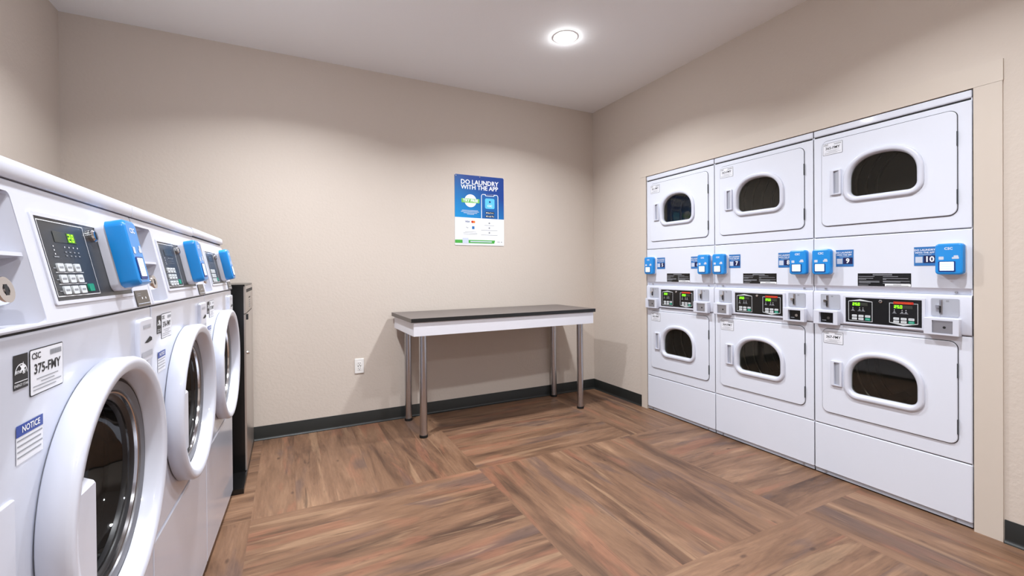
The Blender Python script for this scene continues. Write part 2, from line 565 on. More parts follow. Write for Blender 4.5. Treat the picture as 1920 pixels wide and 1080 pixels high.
def reader(parent, x0, z0, x1, z1, T=None, y=0.0, dep=0.045):
    cx = (x0+x1)/2
    W_ = x1-x0
    m = MB()
    m.plate(rr(x0+0.002, z0-0.003, x1-0.002, z1-0.002, 0.016), y-0.02, y, WPLAS, 0.003, T)
    h = m.build('card_reader', parent)
    h['label'] = 'bright blue card reader on a white back'
    c = MB()
    c.plate(rr(x0, z0, x1, z1, 0.016), y-dep, y-0.018, BLUE, 0.007, T)
    c.text('CSC', cx, z0+0.83*(z1-z0), 0.016, y-dep-0.0006, INKW, 'CENTER', 0.02, T)
    c.flat(rr(x0+0.15*W_, z0+0.48*(z1-z0), x0+0.33*W_, z0+0.58*(z1-z0), 0.002), y-dep-0.0006, QRG, T)
    c.flat(rr(x0+0.62*W_, z0+0.5*(z1-z0), x0+0.86*W_, z0+0.56*(z1-z0), 0.002), y-dep-0.0006, QRG, T)
    c.flat(rr(x0+0.68*W_, z0+0.56*(z1-z0), x0+0.84*W_, z0+0.61*(z1-z0), 0.002), y-dep-0.0006, QRG, T)
    c.build('cover', h)
    s = MB()
    a, b = x0+0.14*W_, x0+0.74*W_
    s.plate(rr(a, z0+0.09*(z1-z0), b, z0+0.43*(z1-z0), 0.004), y-dep-0.0015, y-dep+0.002, BLUED, T=T)
    s.flat(rr(a+0.005, z0+0.13*(z1-z0), b-0.005, z0+0.41*(z1-z0), 0.002), y-dep-0.002, SCRN, T)
    for k in range(3):
        zz = z0+(0.19+0.07*k)*(z1-z0)
        s.flat(rr(a+0.009, zz, b-0.012, zz+0.0016), y-dep-0.0026, QRG, T)
    s.build('screen', h)
    return h

def number_sign(parent, x0, z0, x1, z1, num):
    m = MB()
    h = z1-z0
    w_ = 0.088
    m.plate(rr(x0, z0, x1, z1), -0.0012, 0, BLUEL)
    m.text('DO LAUNDRY', x0+w_*0.47, z1-0.17*h, 0.0125, -0.0018, INKW, 'CENTER', 0.02)
    m.text('WITH THE APP', x0+w_*0.47, z1-0.31*h, 0.0112, -0.0018, INKW, 'CENTER', 0.02)
    m.flat(rr(x0+w_*0.2, z1-0.42*h, x0+w_*0.76, z1-0.40*h), -0.0018, QRG)
    m.flat(rr(x0+w_*0.06, z0+0.16*h, x0+w_*0.38, z0+0.48*h), -0.0018, QRG)
    m.flat(rr(x0+w_*0.42, z0+0.15*h, min(x1, x0+w_*0.95), z0+0.53*h), -0.0018, NAVY)
    if num == '10':
        m.text(num, x0+w_*0.68, z0+0.33*h, 0.037, -0.0024, INKW, 'CENTER', 0.03)
    elif num in ('6', '8'):
        m.text(num, x0+w_*0.72, z0+0.33*h, 0.037, -0.0024, INKW, 'CENTER', 0.03)
    else:
        m.text(num, x0+w_*0.68, z0+0.33*h, 0.037, -0.0024, INKW, 'CENTER', 0.03)
    m.build('number_sticker', parent)

def dryer_door(parent, z0, z1, wz, code, sleeve):
    cx = 0.339
    win = dwindow(cx, wz, 0.292, 0.212)
    outer = rr(0.047, z0, 0.633, z1, 0.032, 8)
    m = MB()
    m.holed(outer, [offset(win, 0.02)], -0.007, 0.012, DWHITE, bev=0.003)
    door = m.build('door', parent)
    gk = MB()
    gk.holed(offset(outer, 0.0028), [offset(outer, -0.01)], -0.0012, 0.004, SEAM)  # dark outline coloured in for the shade of the gap round the door
    gk.build('door_gap_shade', door)
    r = MB()
    r.loft([(offset(win, 0.031), -0.006), (offset(win, 0.031), -0.012), (offset(win, 0.028), -0.017), (offset(win, 0.022), -0.019), (offset(win, 0.012), -0.019),
            (offset(win, 0.006), -0.016), (offset(win, 0.001), -0.006), (offset(win, -0.001), 0.012), (offset(win, 0.03), 0.012)], WPLAS, closed=True)
    r.build('window_ring', door, angle=50)
    g = MB()
    g.loft([(offset(win, -0.0005), 0.004), (offset(win, -0.0005), 0.010)], DGLASS, True, True)
    g.build('window_glass', door)
    h = MB()
    hx0, hx1, hz0, hz1 = 0.096, 0.153, wz+0.022, wz+0.165
    h.holed(rr(hx0, hz0, hx1, hz1, 0.004, 3), [rr(hx0+0.018, hz0+0.008, hx1-0.010, hz1-0.008, 0.003, 3)], -0.018, -0.006, WPLAS, bev=0.003)
    h.add([(hx0+0.018, -0.0075, hz0+0.008), (hx1-0.010, -0.016, hz0+0.008), (hx1-0.010, -0.016, hz1-0.008), (hx0+0.018, -0.0075, hz1-0.008)], [(0, 1, 2, 3)], GREYP)
    h.build('handle', door)
    l = MB()
    code_label(l, 0.056, z1-0.082, 0.158, z1-0.014, -0.0078, code)
    l.build('machine_label', door)
    for zc in (z0+0.085, z1-0.135):
        hg = MB()
        hg.box(0.6325, 0.6365, -0.008, 0.004, zc-0.034, zc+0.034, CHAR)
        hg.build('hinge', door)
    return door

def coin_unit(parent, side, kind):
    """recessed coin plate over a boxed vault; side 0 left, 1 right"""
    x0, x1 = (0.042, 0.143) if side == 0 else (0.540, 0.641)
    m = MB()
    m.plate(rr(x0, 0.973, x1, 1.058, 0.006), -0.0312, -0.0285, GREYP)
    m.flat(rr(x0+0.030, 0.982, x0+0.043, 1.052), -0.0315, SILV)
    m.box(x0+0.033, x0+0.040, -0.0375, -0.031, 0.985, 1.05, CHROME)
    m.box(x0+0.020, x0+0.036, -0.043, -0.031, 1.012, 1.026, CHROME)
    m.box(x0+0.034, x0+0.037, -0.044, -0.037, 0.99, 1.022, SEAM)
    m.flat(rr(x0+0.055, 1.042, x0+0.066, 1.050), -0.0316, INKG)
    m.build('coin_slot', parent)
    b0, b1 = (0.014, 0.143) if side == 0 else (0.520, 0.649)
    hx0, hx1 = b0+0.032, b1-0.022
    b = MB()
    b.holed(rr(b0, 0.884, b1, 0.966, 0.004, 3), [rr(hx0, 0.894, hx1, 0.954)], -0.058, -0.0285, WPLAS, bev=0.003)
    bx = b.build('coin_box', parent)
    v = MB()
    c = {'black': BLACK, 'silver': GREYP}[kind]
    v.plate(rr(hx0+0.001, 0.895, hx1-0.001, 0.953), -0.052 if kind == 'silver' else -0.04, -0.03, SILV if kind == 'silver' else BLACK)
    yy = -0.0525 if kind == 'silver' else -0.0405
    if kind == 'silver':
        v.flat(circle((hx0+hx1)/2+0.006, 0.922, 0.006, 14), yy, SEAM)
    else:
        v.lathe((hx0+hx1)/2+0.006, 0.922, [(0.009, yy+0.003), (0.008, yy-0.004)], CHROME, 16, cap1=True)
        v.flat(rr(hx0+0.008, 0.906, hx0+0.03, 0.909), yy-0.0005, INKG)
    v.build('vault_door', bx)

def display_panel(parent):
    y = -0.034
    f = MB()
    f.holed(rr(0.160, 0.897, 0.520, 1.056, 0.004, 3), [rr(0.173, 0.908, 0.507, 1.045)], y-0.002, -0.0285, WPLAS, bev=0.002)
    fo = f.build('panel_frame', parent)
    m = MB()
    m.plate(rr(0.174, 0.909, 0.506, 1.044), y, -0.028, BLACK)
    for k, (a, b) in enumerate(((0.187, 0.300), (0.374, 0.492))):
        za, zb = 0.918, 1.026
        t = 0.0022
        if k == 0:
            o = [(a, za), (b, za), (b, zb), ((a+b)/2, zb+0.011), (a, zb)]
        else:
            o = [(a, za+0.006), ((a+b)/2, za-0.006), (b, za+0.006), (b, zb), (a, zb)]
        inn = [(p[0]+(t if p[0] < (a+b)/2-0.01 else -t if p[0] > (a+b)/2+0.01 else 0), p[1]+(t if p[1] < 0.97 else -t)) for p in o]
        if k == 0:
            inn[3] = ((a+b)/2, zb+0.002)
        else:
            inn[1] = ((a+b)/2, za+0.004)
        n = len(o)
        m.add([(p[0], y-0.0006, p[1]) for p in o+inn], [(q, (q+1) % n, n+(q+1) % n, n+q) for q in range(n)], BTN)
        if k == 1:
            m.flat(rr(a+0.018, 1.021, b-0.018, 1.033), y-0.001, RED)
            m.text('Reversing Tumbler', (a+b)/2, 1.027, 0.0085, y-0.0014, ORANGE, 'CENTER', 0.0, wide=1.0)
        m.flat(rr(a+0.018, 1.002-0.003*k, b-0.022, 1.018-0.003*k), y-0.0006, LEDBG)
        seven(m, '25.0' if k == 1 else '25.0', a+0.021, 1.0025-0.003*k, 0.0148, y-0.0014, LED)
        for q, xx in enumerate((a+0.022, a+0.054, a+0.070)):
            m.add([(xx-0.006, y-0.001, 0.976), (xx+0.006, y-0.001, 0.976), (xx, y-0.001, 0.986)], [(0, 1, 2)], INKG)
            m.flat(rr(xx-0.009, 0.972, xx+0.009, 0.974), y-0.001, INKG)
            m.flat(circle(xx, 0.990, 0.0018, 8), y-0.001, INKW)
    m.lathe(0.338, 1.030, [(0.009, y), (0.008, y-0.006), (0.005, y-0.0075)], CHROME, 16, cap1=True)
    d = m.build('display_panel', parent)
    for k, a in enumerate((0.187, 0.374)):
        for c in range(3):
            for r_ in range(2):
                b = MB()
                x = a+0.018+0.031*c
                z = 0.940-0.0155*r_
                col = GREEN if (c == 2 and r_ == 1) else BTN
                b.plate(rr(x, z, x+0.0235, z+0.012, 0.002, 2), y-0.0022, y, col)
                b.flat(rr(x+0.004, z+0.0052, x+0.019, z+0.0068), y-0.0026, INKG if col is BTN else QRG)
                b.build('button', d)

def info_plate(parent):
    m = MB()
    x0, x1, z0, z1 = 0.227, 0.460, 1.110, 1.178
    m.plate(rr(x0, z0, x1, z1), -0.001, 0, BLACK)
    y = -0.0016
    m.flat(rr(x0+0.07, z1-0.0105, x0+0.155, z1-0.0055), y, INKG)
    rows = [(0.004, 0.078, 0.017), (0.115, 0.18, 0.017), (0.004, 0.072, 0.027), (0.115, 0.222, 0.027), (0.004, 0.04, 0.032), (0.115, 0.13, 0.032),
            (0.006, 0.1, 0.042), (0.115, 0.228, 0.041), (0.006, 0.1, 0.047), (0.115, 0.19, 0.045), (0.006, 0.06, 0.052), (0.115, 0.228, 0.053), (0.004, 0.05, 0.063)]
    for a, b, d in rows:
        m.flat(rr(x0+a, z1-d-0.0012, x0+b, z1-d+0.0012), y, INKG)
    m.flat(rr(x0+0.124, z0+0.001, x1-0.001, z0+0.013), y, INKW)
    m.flat(rr(x0+0.160, z0+0.008, x1-0.04, z0+0.0095), y-0.0004, INKK)
    m.flat(rr(x0+0.130, z0+0.003, x1-0.01, z0+0.0055), y-0.0004, INKG)
    m.build('instruction_plate', parent)

def dryer(y_left, label, nums, codes, vaults):
    t = thing('stacked_dryer', label, 'dryer', (XR-0.002, y_left, 0), math.radians(-90), 'stacked tumble dryers set into the right wall')
    Wd = 0.6845
    a, b = 0.0015, Wd-0.0015
    cx = 0.339
    # cabinet: body with two openings, one per drum
    body = MB()
    def front(z0, z1, holes=()):
        if holes:
            body.holed(rr(a, z0, b, z1, 0.004, 3), list(holes), 0.0, 0.02, DWHITE, bev=0.004)
        else:
            body.plate(rr(a, z0, b, z1, 0.007, 4), 0.0, 0.02, DWHITE, 0.004)
    body.box(a, a+0.004, 0.004, 0.80, 0.04, 2.0, DWHITE)
    body.box(b-0.004, b, 0.004, 0.80, 0.04, 2.0, DWHITE)
    body.box(a, b, 0.79, 0.80, 0.04, 2.0, DWHITE)
    body.box(a, b, 0.02, 0.80, 0.04, 0.05, DWHITE)
    holes = {}
    for key, (z0, z1, wz) in {'low': (0.3, 0.886, 0.514), 'high': (1.387, 1.972, 1.602)}.items():
        front(z0, z1, [offset(dwindow(cx, wz, 0.292, 0.212), 0.012)])
    front(0.028, 0.296)
    cab = body.build('cabinet', t)
    rail = MB()
    rail.box(a+0.002, b-0.002, 0.006, 0.02, 0.008, 0.028, GREYP)
    for xx in (0.06, 0.62):
        rail.lathe(xx, 0.019, [(0.006, 0.006), (0.005, 0.002)], SILV, 10, cap1=True)
    rail.build('base_rail', t)
    for zc in (0.298, 0.8865, 1.3845, 1.977):
        gap = MB()
        gap.box(a+0.003, b-0.003, 0.006, 0.03, zc-0.006, zc+0.006, SEAM)  # dark strip stands in for the shade between panels
        gap.build('joint_gap_shade', t)
    lid = MB()
    lid.box(a, b, 0.004, 0.80, 1.981, 2.018, DWHITE)
    lid.plate(rr(a, 1.980, b, 2.018, 0.006, 3), -0.002, 0.01, DWHITE, 0.006)
    lid.build('top_lid', t)
    # middle fascia carrying the readers, its lower edge turned in
    fa = MB()
    prof = [(0.02, 1.383), (0.004, 1.383), (0.0, 1.379), (0.0, 1.108), (0.004, 1.102), (0.018, 1.078), (0.03, 1.076), (0.03, 1.383)]
    v = [(x, y, z) for x in (a, b) for y, z in prof]
    n = len(prof)
    fa.add(v, [(k, (k+1) % n, n+(k+1) % n, n+k) for k in range(n)]+[tuple(range(n)), tuple(range(n, 2*n))], DWHITE)
    for xx in (0.06, 0.625):
        fa.lathe(xx, 1.088, [(0.006, 0.012), (0.005, 0.006)], SILV, 10, cap1=True)
    fa.build('upper_fascia', t)
    number_sign(t, 0.119, 1.216, 0.207, 1.310, nums[0])
    number_sign(t, 0.472, 1.215, 0.570, 1.308, nums[1])
    info_plate(t)
    reader(t, 0.012, 1.172, 0.112, 1.318)
    reader(t, 0.566, 1.172, 0.666, 1.318)
    # control band stands proud of the doors, top sloping back under the fascia
    cb = MB()
    prof = [(0.02, 1.078), (-0.018, 1.076), (-0.026, 1.071), (-0.0285, 1.064), (-0.0285, 0.900), (-0.026, 0.893), (-0.02, 0.889), (0.0, 0.888), (0.02, 0.888)]
    n = len(prof)
    v = [(x, y, z) for x in (a, b) for y, z in prof]
    cb.add(v, [(k, (k+1) % n, n+(k+1) % n, n+k) for k in range(n)]+[tuple(range(n)), tuple(range(n, 2*n))], WPLAS)
    cbo = cb.build('control_band', t)
    cbo.location.y = 0.0215
    display_panel(cbo)
    coin_unit(cbo, 0, vaults[0])
    coin_unit(cbo, 1, vaults[1])
    for (z0, z1, wz, code) in ((1.451, 1.941, 1.602, codes[0]), (0.375, 0.857, 0.514, codes[1])):
        dryer_door(t, z0, z1, wz, code, None)
        # drum behind the glass: bulkhead, ribbed wall and back
        dm = MB()
        zc = wz+0.10
        dm.lathe(cx, zc, [(0.19, 0.03), (0.285, 0.035), (0.285, 0.62), (0.05, 0.62)], INSIDE, 48, cap1=True)
        for q in range(5):
            r_ = 0.278
            dm.lathe(cx, zc, [(0.285, 0.12+0.11*q), (r_, 0.125+0.11*q), (r_, 0.14+0.11*q), (0.285, 0.145+0.11*q)], STEEL, 48)
        for q in range(3):
            an = math.radians(35+120*q)
            R = Matrix.Translation((cx, 0, zc)) @ Matrix.Rotation(an, 4, 'Y')
            dm.box(-0.02, 0.02, 0.06, 0.6, -0.285, -0.22, STEEL, T=R)
        dm.build('drum', t)
    return t

DW = 0.68575
dryer(D1, 'white stacked dryer numbered 5 and 6, farthest, beside the room corner', ('5', '6'), ('361-FMY', '362-FMY'), ('silver', 'silver'))
dryer(D1-DW, 'white stacked dryer numbered 7 and 8, middle of the three stacks', ('7', '8'), ('363-FMY', '364-FMY'), ('silver', 'black'))
dryer(D1-2*DW, 'white stacked dryer numbered 9 and 10, nearest, beside the beige right trim', ('9', '10'), ('365-FMY', '367-FMY'), ('black', 'silver'))

# ------------------------------------------------------------------ washers
WU = Vector((0.03802, 0.99928))
WANG = math.atan2(WU.y, WU.x)
W0 = Vector((-0.35274, 0.81944))
WW = 0.664
PT = math.atan2(0.05, 0.235)            # lean of the control panel
def panel_T():
    """panel plane: x along, y out of the face (negative is outward), z up the slant"""
    return Matrix.Translation((0, -0.006, 1.12)) @ Matrix.Rotation(-PT, 4, 'X')

def washer(i, label, code, s_off, lit):
    o = W0+WU*(WW*i)
    t = thing('front_load_washer', label, 'washing machine', (o.x, o.y, 0), WANG, 'front-load washers along the left wall')
    a, b = 0.002, WW-0.002
    cx, cz = 0.352, 0.775
    body = MB()
    # lower access panel, door panel, sides, back
    body.plate(rr(a, 0.035, b, 0.482, 0.006, 3), 0.0, 0.02, WHITE, 0.005)
    body.holed(rr(a, 0.486, b, 1.1155, 0.006, 3), [circle(cx, cz, 0.222, 64)], 0.0, 0.02, WHITE, bev=0.005)
    body.box(a, a+0.004, 0.008, 0.74, 0.03, 1.1, WHITE)
    body.box(b-0.004, b, 0.008, 0.74, 0.03, 1.1, WHITE)
    body.box(a, b, 0.735, 0.74, 0.03, 1.1, WHITE)
    body.box(a, b, 0.008, 0.74, 0.03, 0.035, WHITE)
    body.build('cabinet', t)
    g = MB()
    g.box(a+0.003, b-0.003, 0.006, 0.03, 0.478, 0.490, SEAM)  # shaded seam above the access panel, put in as a dark strip
    g.build('joint_gap_shade', t)
    g = MB()
    g.box(a+0.003, b-0.003, 0.003, 0.03, 1.10, 1.122, SEAM)  # dark strip gives the gap under the control head its shade
    g.build('joint_gap_shade', t)
    for fx in (0.07, WW-0.07):
        for fy in (0.08, 0.66):
            f = MB(); f.cyl(fx, fy, 0.0, 0.035, 0.022, RUBBER, 16); f.build('foot', t)
    # control head
    T = panel_T()
    hd = MB()
    rec = rr(0.012, 0.006, 0.143, 0.216, 0.008, 3)
    top = 0.2365
    zl = (T @ Vector((0, 0, top)))
    lift = 0.004 if i == 2 else 0.0
    hd.holed(rr(a, 0.0, b, top, 0.004, 3), [rec], 0.0, 0.012, WPLAS, back=False, bev=0.003, T=T)
    hd.box(a, a+0.003, 0.01, 0.735, 1.118, 1.35, WPLAS)
    # sides that follow the slant
    hd = MB()
    hd.holed(rr(a, 0.0, b, top, 0.004, 3), [rec], 0.0, 0.012, WPLAS, back=False, bev=0.003, T=T)
    for x_ in (a+0.001, b-0.001):
        hd.add([(x_, -0.004, 1.1205), (x_, zl.y+0.004, zl.z), (x_, 0.735, zl.z), (x_, 0.735, 1.1205)], [(0, 1, 2, 3)], WPLAS)
    hd.box(a, b, 0.73, 0.738, 1.10, 1.35, WPLAS)
    hdo = hd.build('control_head', t)
    ld = MB()
    zt = 1.352+lift
    prof = [(zl.y-0.004, zt), (zl.y-0.008, zt+0.006), (zl.y-0.006, zt+0.026), (zl.y-0.001, zt+0.032), (zl.y+0.01, zt+0.035), (0.74, zt+0.035), (0.74, zt)]
    n = len(prof)
    ld.add([(x, y, z) for x in (a, b) for y, z in prof], [(k, (k+1) % n, n+(k+1) % n, n+k) for k in range(n)]+[tuple(range(n)), tuple(range(n, 2*n))], WPLAS)
    ld.build('top_lid', t, angle=45)
    sg = MB()
    sg.box(a+0.003, b-0.003, zl.y+0.004, zl.y+0.03, 1.336, 1.354+lift, SEAM)  # shade line under the lid, made as a dark strip
    sg.build('lid_gap_shade', t)
    # recessed coin bay at the left of the head
    cb = MB()
    dp = 0.055
    r0, r1, q0, q1 = 0.012, 0.143, 0.006, 0.216
    cb.add([(r0, 0.001, q0), (r1, 0.001, q0), (r1, 0.001, q1), (r0, 0.001, q1), (r0, dp, q0+0.01), (r1-0.02, dp, q0+0.01), (r1-0.02, dp, q1), (r0, dp, q1)],
           [(0, 1, 5, 4), (1, 2, 6, 5), (2, 3, 7, 6), (3, 0, 4, 7), (4, 5, 6, 7)], mat('bay_grey', (196, 198, 210), 0.4), T)
    cb.box(r0, r1-0.004, 0.004, dp, 0.114, 0.120, WPLAS, T)
    cb.box(r0+0.05, r0+0.075, 0.03, dp, q0+0.008, 0.112, GREYP, T)
    for px, pz in ((0.115, 0.19), (0.118, 0.15), (0.117, 0.088), (0.12, 0.05), (0.1, 0.03)):
        cb.lathe(px, pz, [(0.003, dp*0.85), (0.002, dp*0.6)], SILV, 8, cap1=True, T=T)
    cbo = cb.build('coin_bay', t)
    lk = MB()
    lk.lathe(0.064, 0.062, [(0.021, 0.05), (0.021, 0.004), (0.019, 0.0), (0.008, 0.0), (0.008, 0.006)], CHROME, 24, cap1=True, T=T)
    lk.flat(rr(0.060, 0.054, 0.068, 0.070), -0.0004, SEAM, T)
    lk.build('barrel_lock', cbo)
    # key pad plate
    so = s_off
    pl = MB()
    pl.holed(rr(0.186+so, 0.030, 0.545+so, 0.192, 0.005, 3), [rr(0.194+so, 0.037, 0.54+so, 0.184)], -0.003, 0.002, WPLAS, bev=0.001, T=T)
    pl.plate(rr(0.1935+so, 0.0365, 0.5405+so, 0.1845), -0.0015, 0.002, CHAR, T=T)
    o_ = rr(0.200+so, 0.044, 0.366+so, 0.179)
    i_ = rr(0.2013+so, 0.0453, 0.3647+so, 0.1777)
    pl.add([(p[0], -0.0022, p[1]) for p in o_+i_], [(q, (q+1) % 4, 4+(q+1) % 4, 4+q) for q in range(4)], INKW, T)
    pl.flat(rr(0.243+so, 0.142, 0.327+so, 0.162), -0.0022, LEDBG, T)
    if lit:
        pl.flat(rr(0.290+so, 0.1425, 0.322+so, 0.1615), -0.0026, mat('display_glow', (52, 74, 14), 0.4, emit=0.03, ecol=(110, 190, 10)), T)
        seven(pl, lit, 0.293+so, 0.1445, 0.0148, -0.0032, LED, T)
    for k in range(4):
        xx = 0.272+0.016*k+so
        pl.flat(circle(xx, 0.134, 0.0015, 8), -0.0024, INKW, T)
        pl.flat(rr(xx-0.003, 0.124, xx+0.003, 0.126), -0.0024, INKG, T)
        pl.flat(rr(xx-0.003, 0.117, xx+0.003, 0.119), -0.0024, INKG, T)
    for k in range(3):
        pl.flat(circle(0.232+so, 0.134-0.007*k, 0.0015, 8), -0.0024, INKW, T)
    pl.flat(rr(0.226+so, 0.114, 0.242+so, 0.116), -0.0024, INKG, T)
    for k in range(2):
        pl.flat(rr(0.215+so, 0.0865-0.021*k, 0.318+so, 0.0874-0.021*k), -0.0024, INKW, T)
    for k in range(3):
        pl.flat(rr(0.211+so, 0.094-0.0205*k, 0.220+so, 0.0955-0.0205*k), -0.0024, INKG, T)
    pl.flat(circle(0.455+so, 0.09, 0.003, 10), -0.0024, RED, T)
    plo = pl.build('keypad_plate', t)
    for r_ in range(3):
        for c in range(3):
            bt = MB()
            x = 0.2235+0.0305*c+so; z = 0.0885-0.0205*r_
            bt.plate(rr(x, z, x+0.0215, z+0.0145, 0.002, 2), -0.0042, -0.001, BTN, T=T)
            bt.flat(rr(x+0.004, z+0.006, x+0.0175, z+0.009), -0.0046, INKG, T)
            bt.build('button', plo)
    bt = MB()
    bt.plate(rr(0.3205+so, 0.0500, 0.341+so, 0.0645, 0.002, 2), -0.0042, -0.001, GREEN, T=T)
    gb = bt.build('button', plo)
    gb['label'] = 'green start button'
    kl = MB()
    kl.lathe(0.396+so, 0.163, [(0.0125, -0.001), (0.0125, -0.008), (0.010, -0.011)], CHROME, 20, cap1=True, T=T)
    kl.flat(rr(0.394+so, 0.156, 0.398+so, 0.170), -0.0114, SEAM, T)
    kl.build('key_lock', plo)
    Tr = T @ Matrix.Translation((0, -0.002, 0))
    reader(t, 0.422+so, 0.048, 0.496+so, 0.196, Tr, 0.0, 0.052)
    dt = MB()
    dt.plate(rr(0.545, 0.002, 0.638, 0.042, 0.002, 2), -0.0025, 0.002, mat('dark_tag', (84, 80, 76), 0.3, metal=0.3), T=T)
    dt.flat(rr(0.549, 0.008, 0.634, 0.0095), -0.003, QRG, T)
    for xx in (0.585, 0.61):
        dt.flat(circle(xx, 0.022, 0.003, 10), -0.003, INKW, T)
    for zz in (0.033, 0.028):
        dt.flat(rr(0.553, zz, 0.58, zz+0.0012), -0.003, INKG, T)
    dt.build('small_tag', t)
    # detergent drawer front
    dr = MB()
    dr.plate(rr(0.545, 0.982, 0.645, 1.090, 0.010, 4), -0.010, 0.002, WPLAS, 0.004)
    dr.flat(rr(0.568, 1.066, 0.622, 1.074), -0.0106, GREYP)
    dr.add([(0.575, -0.0105, 1.030), (0.615, -0.0105, 1.043), (0.632, -0.0105, 1.038), (0.632, -0.0105, 1.031), (0.60, -0.0105, 1.028)], [(0, 1, 2, 3, 4)], SEAM)
    dr.flat(rr(0.555, 0.994, 0.635, 1.008, 0.004), -0.0106, GREYP)
    dr.build('detergent_drawer', t)
    # door: thick round ring, grip block, metal rim, glass bowl
    R0 = 0.254
    dd = MB()
    dd.lathe(cx, cz, [(R0-0.006, -0.001), (R0, -0.005), (R0+0.001, -0.038), (R0-0.002, -0.045), (R0-0.007, -0.048), (R0-0.013, -0.048), (R0-0.025, -0.0455), (R0-0.029, -0.042), (R0-0.033, -0.032), (R0-0.041, -0.010), (R0-0.041, 0.012), (R0-0.02, 0.012)], WPLAS, 112)
    door = dd.build('door', t, angle=60)
    rm = MB()
    rm.lathe(cx, cz, [(0.215, 0.004), (0.214, -0.009), (0.210, -0.012), (0.207, -0.010)], SEAM, 96)
    rm.lathe(cx, cz, [(0.207, -0.010), (0.205, -0.013), (0.188, -0.010), (0.186, -0.004)], mat('rim_grey', (120, 120, 124), 0.3, metal=0.6), 96)
    rm.lathe(cx, cz, [(0.186, -0.004), (0.184, -0.007), (0.181, -0.006), (0.180, 0.0)], CHROME, 96)
    rm.lathe(cx, cz, [(0.180, 0.0), (0.172, 0.002), (0.168, 0.010), (0.166, 0.018)], GASKET, 96)
    rm.build('inner_rim', door, angle=60)
    gl = MB()
    gl.lathe(cx, cz, [(0.169, 0.006), (0.165, 0.026), (0.153, 0.056), (0.13, 0.076), (0.09, 0.09), (0.045, 0.096), (0.004, 0.097)], WGLASS, 72, cap1=True)
    gl.build('window_glass', door, angle=60)
    gp = MB()
    gp.loft([(rr(cx-0.205, 0.657, cx-0.130, 0.832, 0.004, 3), -0.034), (rr(cx-0.205, 0.656, cx-0.1285, 0.836, 0.004, 3), -0.031), (rr(cx-0.205, 0.655, cx-0.128, 0.850, 0.004, 3), -0.004), (rr(cx-0.205, 0.655, cx-0.128, 0.850, 0.004, 3), 0.012)], WPLAS, True, True)
    gp.build('grip', door)
    tb = MB()
    tb.lathe(cx, cz, [(0.221, 0.02), (0.221, 0.06), (0.255, 0.08), (0.262, 0.45), (0.06, 0.48)], VENTK, 56, cap1=True)
    for q in range(6):
        tb.lathe(cx, cz, [(0.262, 0.12+0.055*q), (0.256, 0.125+0.055*q), (0.256, 0.135+0.055*q), (0.262, 0.14+0.055*q)], STEEL, 56)
    for q in range(3):
        R = Matrix.Translation((cx, 0, cz)) @ Matrix.Rotation(math.radians(15+120*q), 4, 'Y')
        tb.box(-0.025, 0.025, 0.1, 0.44, -0.262, -0.205, STEEL, T=R)
    tb.build('drum', t)
    lb = MB()
    lo = so
    code_label(lb, 0.108+lo, 1.017, 0.207+lo, 1.088, -0.0008, code)
    lb.build('machine_label', t)
    es = MB()
    x0, x1, z0, z1 = 0.068+lo, 0.104+lo, 1.036, 1.086
    es.flat(rr(x0, z0, x1, z1), -0.0008, INKK)
    n = 16
    def arc(r, cxx, czz):
        return [(cxx+r*math.cos(math.pi*k/n), czz+r*0.95*math.sin(math.pi*k/n)) for k in range(n+1)]
    ccx, ccz = (x0+x1)/2, z0+0.022
    A1, A2 = arc(0.0155, ccx, ccz), arc(0.0140, ccx, ccz)
    es.add([(p[0], -0.0012, p[1]) for p in A1+A2], [(k, k+1, n+2+k, n+1+k) for k in range(n)], INKW)
    star = []
    for k in range(10):
        r_ = 0.009 if k % 2 == 0 else 0.0038
        an = math.radians(80+36*k)
        star.append((ccx+0.004+r_*math.cos(an), ccz+0.008+r_*math.sin(an)))
    es.add([(ccx+0.004, -0.0012, ccz+0.008)]+[(p[0], -0.0012, p[1]) for p in star], [(0, 1+k, 1+(k+1) % 10) for k in range(10)], INKW)
    es.text('energy', ccx-0.002, ccz+0.004, 0.0095, -0.0016, INKW, 'CENTER', 0.01)
    es.flat(rr(x0+0.002, z0+0.0105, x1-0.002, z0+0.0115), -0.0012, INKW)
    es.text('ENERGY STAR', ccx, z0+0.0055, 0.0055, -0.0012, INKW, 'CENTER')
    es.build('efficiency_sticker', t)
    ns = MB()
    x0, x1, z0, z1 = 0.072+lo, 0.142+lo, 0.928, 0.984
    ns.flat(rr(x0, z0, x1, z1), -0.0008, PAPER)
    ns.flat(rr(x0, z1-0.017, x1, z1), -0.0012, mat('notice_blue', (25, 60, 150), 0.45))
    ns.text('NOTICE', (x0+x1)/2+0.002, z1-0.0085, 0.013, -0.0016, INKW, 'CENTER', 0.02)
    for k in range(4):
        ns.flat(rr(x0+0.002, z1-0.0235-0.008*k, x1-0.004*(k % 2)-0.002, z1-0.0215-0.008*k), -0.0012, INKG)
    ns.build('notice_sticker', t)
    if i == 0:
        gd = MB()
        gd.plate(rr(0.003, 0.50, 0.054, 0.886, 0.004, 3), -0.004, 0.001, WPLAS, 0.002)  # unidentified white shape, built as a thin plate
        gd.build('side_plate', t)
    return t

washer(0, 'white front-load washer nearest the camera, its display lit with 28', '375-FMY', -0.008, '28')
washer(1, 'white front-load washer in the middle of the row of three', '376-FMY', -0.02, None)
washer(2, 'white front-load washer at the far end, beside the black and silver cabinet', '377-FMY', -0.02, None)

